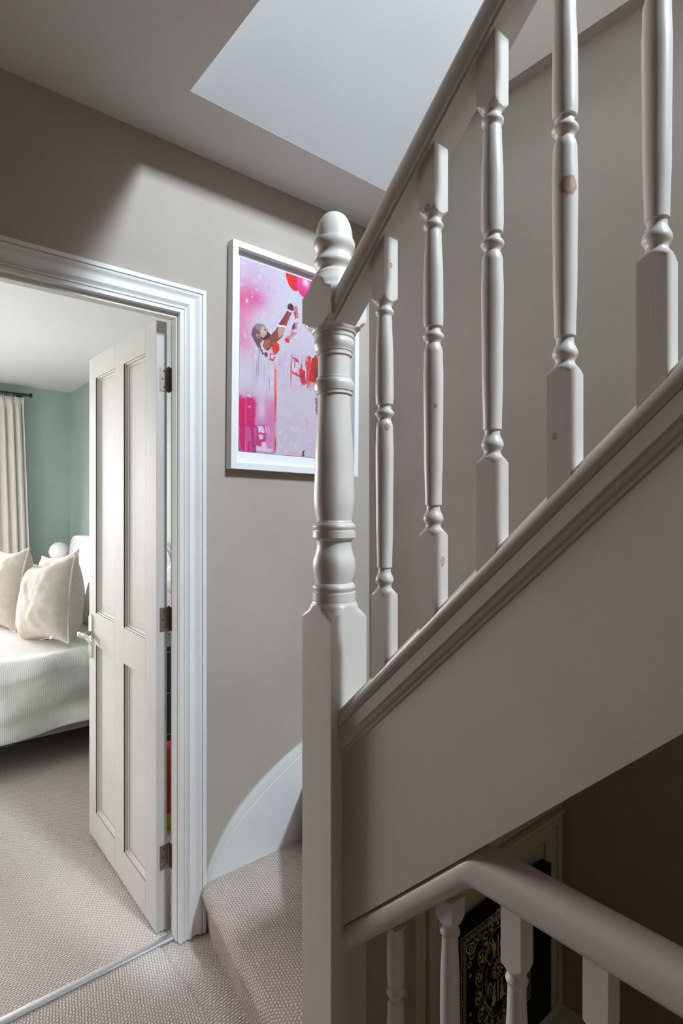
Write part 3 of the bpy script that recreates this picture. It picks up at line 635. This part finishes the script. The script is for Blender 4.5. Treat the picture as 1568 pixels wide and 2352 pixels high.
# corner scrolls
cxx, cyy = AX-.70, AY-.70; rc = np.hypot(cxx, cyy); th = np.arctan2(cyy, cxx)
g += (er > 1.45)*((abs(rc-.075) < .012)+(rc < .045)*(np.cos(th*5) > 0)+(abs(rc-.12-.035*np.sin(th*3)) < .012)+(np.hypot(AX-.76, AY-.48) < .05)*(np.hypot(AX-.76, AY-.48) > .03)+(np.hypot(AX-.74, AY-.30) < .03)+(np.hypot(AX-.50, AY-.78) < .05)*(np.hypot(AX-.5, AY-.78) > .03))
g = np.clip(g, 0, 1)
ca_ = np.zeros((n_, n_, 3)); ca_[:] = (.012, .010, .010); ca_ = ca_*(1-g[..., None])+np.array([.84, .76, .55])*g[..., None]
card = image_mat('gold_ornament_print', ca_, .5)
bp = empty('framed_picture', (.985, .861, -1.395)); tag(bp, 'black box-framed gold ornamental print hung on the cream cupboard down the stairwell', 'picture'); QO = (.985, .861, -1.395)
obj('frame', rel(box(1.030, 1.447, .821, CY-.0125, -1.380, -.971), QO), 'black', bp, smooth=0)
def_x0, def_x1, dz0, dz1 = 1.046-.985, 1.343-.985, -1.287+1.395, -.984+1.395
obj('print', box(def_x0, def_x1, -.0415, -.0399, dz0, dz1), card, bp, smooth=0, uv=lambda c: ((c.x-def_x0)/(def_x1-def_x0), (c.z-dz0)/(dz1-dz0)))

# ------------------------------------------------------------------ bedroom: bed, bedding, cushions
bed = empty('bed', (.3, 4.2, ZF)); tag(bed, 'upholstered mauve double bed with pale curved headboard seen past the door', 'bed'); BE = (.3, 4.2, ZF)
obj('bed_base', rel(box(-.75, 1.36, 3.30, 5.15, -1.195, -1.02), BE), 'bedbase', bed, bevel=.02)
for x, y in ((-.66, 3.42), (1.22, 3.40), (-.66, 5.02), (1.22, 5.02)):
    obj('leg', rel(sweep([[(x-.03, y-.03, -1.195), (x+.03, y-.03, -1.195), (x+.03, y+.03, -1.195), (x-.03, y+.03, -1.195)], [(x-.02, y-.02, ZF), (x+.02, y-.02, ZF), (x+.02, y+.02, ZF), (x-.02, y+.02, ZF)]]), BE), 'legs', bed, smooth=0)
obj('cross_bar', rel(box(-.6, 1.2, 3.62, 3.67, -1.235, -1.195), BE), 'legs', bed, smooth=0)
def hb_ring(x, grow):
    pts = []; y0, y1, z0, z1, r = 3.16-grow, 5.36+grow, -1.25, -.20+grow, .16
    pts += [(x, y0, z0), (x, y1, z0)]
    for k in range(9): t = k/8*PI/2; pts.append((x, y1-r+r*math.cos(t), z1-r+r*math.sin(t)))
    for k in range(9): t = PI/2+k/8*PI/2; pts.append((x, y0+r+r*math.cos(t), z1-r+r*math.sin(t)))
    return pts
obj('headboard', rel(sweep([hb_ring(1.48, -.015), hb_ring(1.475, 0), hb_ring(1.385, 0), hb_ring(1.37, -.015)]), BE), 'headb', bed, smooth=40)
obj('headboard_piping', rel(tube([(1.368, y, z) for _, y, z in hb_ring(0, -.012)[1:]], .006, 6), BE), 'whitefab', bed)
# duvet: parametric cloth, flat on top and hanging over the near side
def duvet():
    nu, nv = 110, 90; V = []; F = []
    for j in range(nv+1):
        v = j/nv
        for i in range(nu+1):
            u = i/nu; x = -.85+2.16*u
            if v < .45:       # hanging side, hem upward
                t = v/.45; y = 3.235+.02*math.sin(t*3)+.012*(1-t); z = -1.145+.285*t
            elif v < .60:
                t = (v-.45)/.15*PI/2; y = 3.235+.115*(1-math.cos(t)); z = -.860+.095*math.sin(t)
            else:
                t = (v-.60)/.40; y = 3.35+1.72*t; z = -.765+.045*math.sin(min(1, t*1.4)*PI)
            a = noise.noise(Vector((x*1.3-v*3.2, v*3.5+x*2.6, 1.7))); b_ = noise.noise(Vector((x*3.1+v*5.5, v*4.1-x*3.0, 5.1)))
            fold = math.sin((x*6.5-v*8.5)+2.5*a)*.5+.5
            amp = .030 if v < .6 else .010*max(0, 1-(v-.6)*2.0)+.004
            y -= amp*(fold*1.2+b_*.7) if v < .62 else 0
            z += amp*(a*1.1+fold*.7) if v > .42 else .012*math.sin(x*7+1)+.012*a
            V.append((x, y, z))
    for j in range(nv):
        for i in range(nu): a = j*(nu+1)+i; F.append((a, a+1, a+nu+2, a+nu+1))
    return V, F
vf = duvet(); nu = 111
me = bpy.data.meshes.new('duvet'); me.from_pydata(vf[0], [], vf[1]); ul = me.uv_layers.new(name='UVMap')
for lp in me.loops:
    i = lp.vertex_index; u_, v_ = i % nu, i//nu
    ul.data[lp.index].uv = (u_/110*2.16, v_/90*1.9)
me.materials.append(M['duvet']); finish(me, 60)
dv = bpy.data.objects.new('duvet', me); C.objects.link(dv)
sm = dv.modifiers.new('thickness', 'SOLIDIFY'); sm.thickness = .012; sm.offset = -1
tag(dv, 'white and grey fine-striped duvet draped over the near side of the bed', 'duvet')

def cushion(name, w_, h_, t_, mat, seed, slump=.0, pinch=.20, n=34, parent=None):
    r_ = random.Random(seed); V = []; F = []; ox = r_.random()*20
    for side in (1, -1):
        for j in range(n+1):
            for i in range(n+1):
                u = i/n*2-1; v = j/n*2-1
                ex = 1-pinch*(1-v*v)*abs(u)**2*.8; ez = 1-pinch*(1-u*u)*abs(v)**2*.8
                px_ = u*w_/2*ex; pz = v*h_/2*ez
                th_ = t_/2*((1-u**4)*(1-v**4))**.55*(1-.25*(u*u+v*v)/2)
                wr = noise.noise(Vector((px_*7+ox, pz*7, side)))*.018+abs(noise.noise(Vector((px_*14+pz*9+ox, pz*10-px_*6, side*2))))*-.020+noise.noise(Vector((px_*24+ox, pz*22, side*3)))*.004
                th_ += wr*(1-u**6)*(1-v**6)
                bulge = slump*(1-(v+1)/2)*.5
                V.append((px_*(1+bulge*.5*(1-abs(v))), side*th_*(1+bulge), pz))
    m_ = (n+1)**2
    for s_ in (0, 1):
        for j in range(n):
            for i in range(n):
                a = s_*m_+j*(n+1)+i; q = (a, a+1, a+n+2, a+n+1); F.append(q if s_ else q[::-1])
    bm = bmesh.new(); me = bpy.data.meshes.new(name); me.from_pydata(V, [], F); bm.from_mesh(me)
    bmesh.ops.remove_doubles(bm, verts=bm.verts, dist=.0006); bmesh.ops.recalc_face_normals(bm, faces=bm.faces); bm.to_mesh(me); bm.free()
    me.materials.append(M[mat]); finish(me, 80)
    o = bpy.data.objects.new(name, me); C.objects.link(o)
    if parent: o.parent = parent
    edge = []
    for (a, b_) in [((i/n*2-1), 1) for i in range(n+1)]+[(1, (1-i/n*2)) for i in range(n+1)]+[((1-i/n*2), -1) for i in range(n+1)]+[(-1, (i/n*2-1)) for i in range(n+1)]:
        ex = 1-pinch*(1-b_*b_)*abs(a)**2*.8; ez = 1-pinch*(1-a*a)*abs(b_)**2*.8
        edge.append((a*w_/2*ex, 0, b_*h_/2*ez))
    return o, edge
def place_cushion(loc, rot, w_, h_, t_, mat, seed, label, cat='cushion', group=None, piping=True, name='cushion'):
    e = empty(name, loc); e.rotation_euler = rot
    tag(e, label, cat, group)
    o, edge = cushion('cover', w_, h_, t_, mat, seed, parent=e, slump=.25)
    o.location = (0, 0, h_/2)
    if piping:
        p = obj('piping', tube(edge, .0065, 8), 'linen_seam' if mat == 'linen' else mat, e); p.location = (0, 0, h_/2)
    return e
r = math.radians
c1 = place_cushion((.785, 3.55, -.760), (r(-10), r(-10), r(-75)), .47, .49, .27, 'linen', 2, 'large linen cushion in front on the bed, showing its piped seam and small tag')
tg = obj('care_tag', box(-.02, .02, -.002, .002, -.013, .013), 'whitefab', c1); tg.location = (.15, -.055, .045); tg.rotation_euler = (0, r(-30), 0)
place_cushion((.625, 4.10, -.735), (r(-10), r(-2), r(-76)), .48, .51, .23, 'linen', 7, 'pale linen cushion leaning by the curtain, leftmost of the three')
place_cushion((.90, 3.98, -.735), (r(-12), r(-8), r(-74)), .44, .475, .17, 'linen', 12, 'linen cushion whose peaked corner shows between the two others')
place_cushion((1.135, 3.66, -.76), (r(-16), r(0), r(-80)), .62, .46, .20, 'pillow', 15, 'fine-striped pillow tucked behind the front linen cushion beside the door edge', 'pillow', piping=False, name='pillow')
place_cushion((1.27, 4.35, -.72), (r(-12), r(0), r(-88)), .66, .46, .16, 'whitefab', 19, 'plain white pillow propped against the headboard', 'pillow', piping=False, name='pillow')

# bedside lamps: opal globes either side of the headboard
def lamp(loc, label):
    e = empty('globe_lamp', loc); tag(e, label, 'lamp', None)
    prof = [(-.0, .05), (.012, .05), (.016, .012), (.205, .012), (.21, .03), (.225, .035)]
    rings = [[(r2*math.cos(2*PI*k/20), r2*math.sin(2*PI*k/20), z) for k in range(20)] for z, r2 in prof]
    obj('lamp_base', sweep(rings), 'brassline', e)
    rings = [[(max(.001, .086*math.sin(PI*(j+.01)/20.02))*math.cos(2*PI*k/32), max(.001, .086*math.sin(PI*(j+.01)/20.02))*math.sin(2*PI*k/32), .30-.086*math.cos(PI*j/20)) for k in range(32)] for j in range(21)]
    obj('globe', sweep(rings), 'glow', e, smooth=80); return e
lamp((1.315, 5.49, -.655), 'white opal globe lamp just beyond the headboard, left of the door edge')
lamp((1.33, 3.02, -.677), 'white opal globe lamp glimpsed through the hinge gap of the door')
def nightstand(x, y, label):
    e = empty('nightstand', (x, y, ZF)); tag(e, label, 'nightstand')
    h = .68 if y < 4 else .70
    if y > 4: e.scale = (.82, .82, 1)
    obj('body', box(-.20, .20, -.20, .20, 0, h-.02), 'navy', e, smooth=0)
    obj('top', box(-.21, .21, -.21, .21, h-.02, h), 'navy', e, smooth=0, bevel=.003)
    for k in range(3):
        z0 = .04+k*(h-.06)/3; d_ = obj('drawer', join(box(-.212, -.20, -.19, .19, z0, z0+(h-.06)/3-.01), box(-.18, .19, -.212, -.20, z0, z0+(h-.06)/3-.01)), 'navy', e, smooth=0)
        obj('trim_line', join(box(-.2125, -.199, -.19, .19, z0+(h-.06)/3-.009, z0+(h-.06)/3-.005), box(-.18, .19, -.2125, -.199, z0+(h-.06)/3-.009, z0+(h-.06)/3-.005)), 'brassline', d_, smooth=0)
        ring = [(-.222+.0, .026*math.cos(t), z0+.10+.026*math.sin(t)) for t in [2*PI*q/20 for q in range(21)]]
        obj('ring_pull', tube(ring, .003, 6), 'brassline', d_)
nightstand(1.27, 3.02-.07, 'dark navy bedside drawers with thin brass lines glimpsed through the hinge gap')
nightstand(1.325, 5.60, 'dark navy bedside drawers at the far side of the bed')
# red and yellow toy on the floor behind the door
ty = empty('toy_cone', (1.02, 2.40, ZF)); tag(ty, 'red toy with a yellow foot on the bedroom floor, glimpsed through the hinge gap', 'toy')
prof = [(0, .085), (.03, .098), (.075, .10)]
obj('foot', sweep([[(r2*math.cos(2*PI*k/24), r2*math.sin(2*PI*k/24), z) for k in range(24)] for z, r2 in prof]), 'yellow', ty)
prof = [(.075, .10), (.16, .10), (.24, .085), (.32, .05), (.345, .01)]
obj('body', sweep([[(r2*math.cos(2*PI*k/24), r2*math.sin(2*PI*k/24), z) for k in range(24)] for z, r2 in prof]), 'red', ty)
# clear storage box under the bed
sb = empty('storage_box', (.35, 3.95, ZF)); tag(sb, 'clear low plastic storage box pushed under the bed', 'storage box')
obj('tub', box(-.32, .32, -.22, .22, 0, .11), 'plastic', sb, bevel=.015); obj('lid', box(-.34, .34, -.24, .24, .11, .125), 'plastic', sb, bevel=.004)
# curtain and rod
cu = empty('curtain', (.86, 5.76, ZF)); tag(cu, 'oatmeal linen pencil-pleat curtain hanging at the bedroom window', 'curtain')
def drape():
    V = []; F = []; nx, nz = 200, 60
    for j in range(nz+1):
        t = j/nz; z = 1.035-(1.035-ZF-.01)*t
        for i in range(nx+1):
            u = i/nx; x = .50+(.585+.055*min(1, t*1.5))*u
            head = max(0, 1-t/.045)
            big = math.sin(u*8.5*2*PI+1.6*math.sin(u*7)+.35*math.sin(t*2.2+u*4)); small = math.sin(u*34*2*PI)
            y = 5.765+(1-head)*(.030*big*abs(big)**.15+.006*math.sin(u*21+t*2))+head*(.006*small)+.004*small*math.exp(-((t-.06)/.03)**2)
            V.append((x+.006*math.cos(u*8.5*2*PI)*(1-head), y, z))
    for j in range(nz):
        for i in range(nx): a = j*(nx+1)+i; F.append((a, a+1, a+nx+2, a+nx+1))
    return V, F
o = obj('drape', rel(drape(), (.86, 5.76, ZF)), 'curtain', cu, smooth=70)
o.modifiers.new('thickness', 'SOLIDIFY').thickness = .004
ZR = 1.062
rd = empty('curtain_rod', (.3, 5.76, ZR)); tag(rd, 'black iron curtain rod with a turned end knob below the bedroom ceiling', 'curtain rod')
obj('rod', rel(tube([(-1.6, 5.76, ZR), (1.09, 5.76, ZR)], .011, 12), (.3, 5.76, ZR)), 'iron', rd)
obj('finial', rel(tube([(1.09, 5.76, ZR), (1.095, 5.76, ZR), (1.10, 5.76, ZR), (1.125, 5.76, ZR), (1.13, 5.76, ZR), (1.15, 5.76, ZR)], [.011, .017, .013, .013, .020, .020], 14), (.3, 5.76, ZR)), 'iron', rd)
obj('bracket', rel(join(box(1.055, 1.075, 5.765, 5.89, ZR-.012, ZR+.012), box(1.045, 1.085, 5.88, 5.89, ZR-.03, ZR+.03)), (.3, 5.76, ZR)), 'iron', rd)
for k in range(9):
    x = .60+.058*k
    obj('curtain_ring', rel(tube([(x+.003*math.sin(3*t), 5.76+.019*math.cos(t), ZR-.008+.019*math.sin(t)) for t in [2*PI*q/16 for q in range(17)]], .0028, 6), (.3, 5.76, ZR)), 'iron', rd)
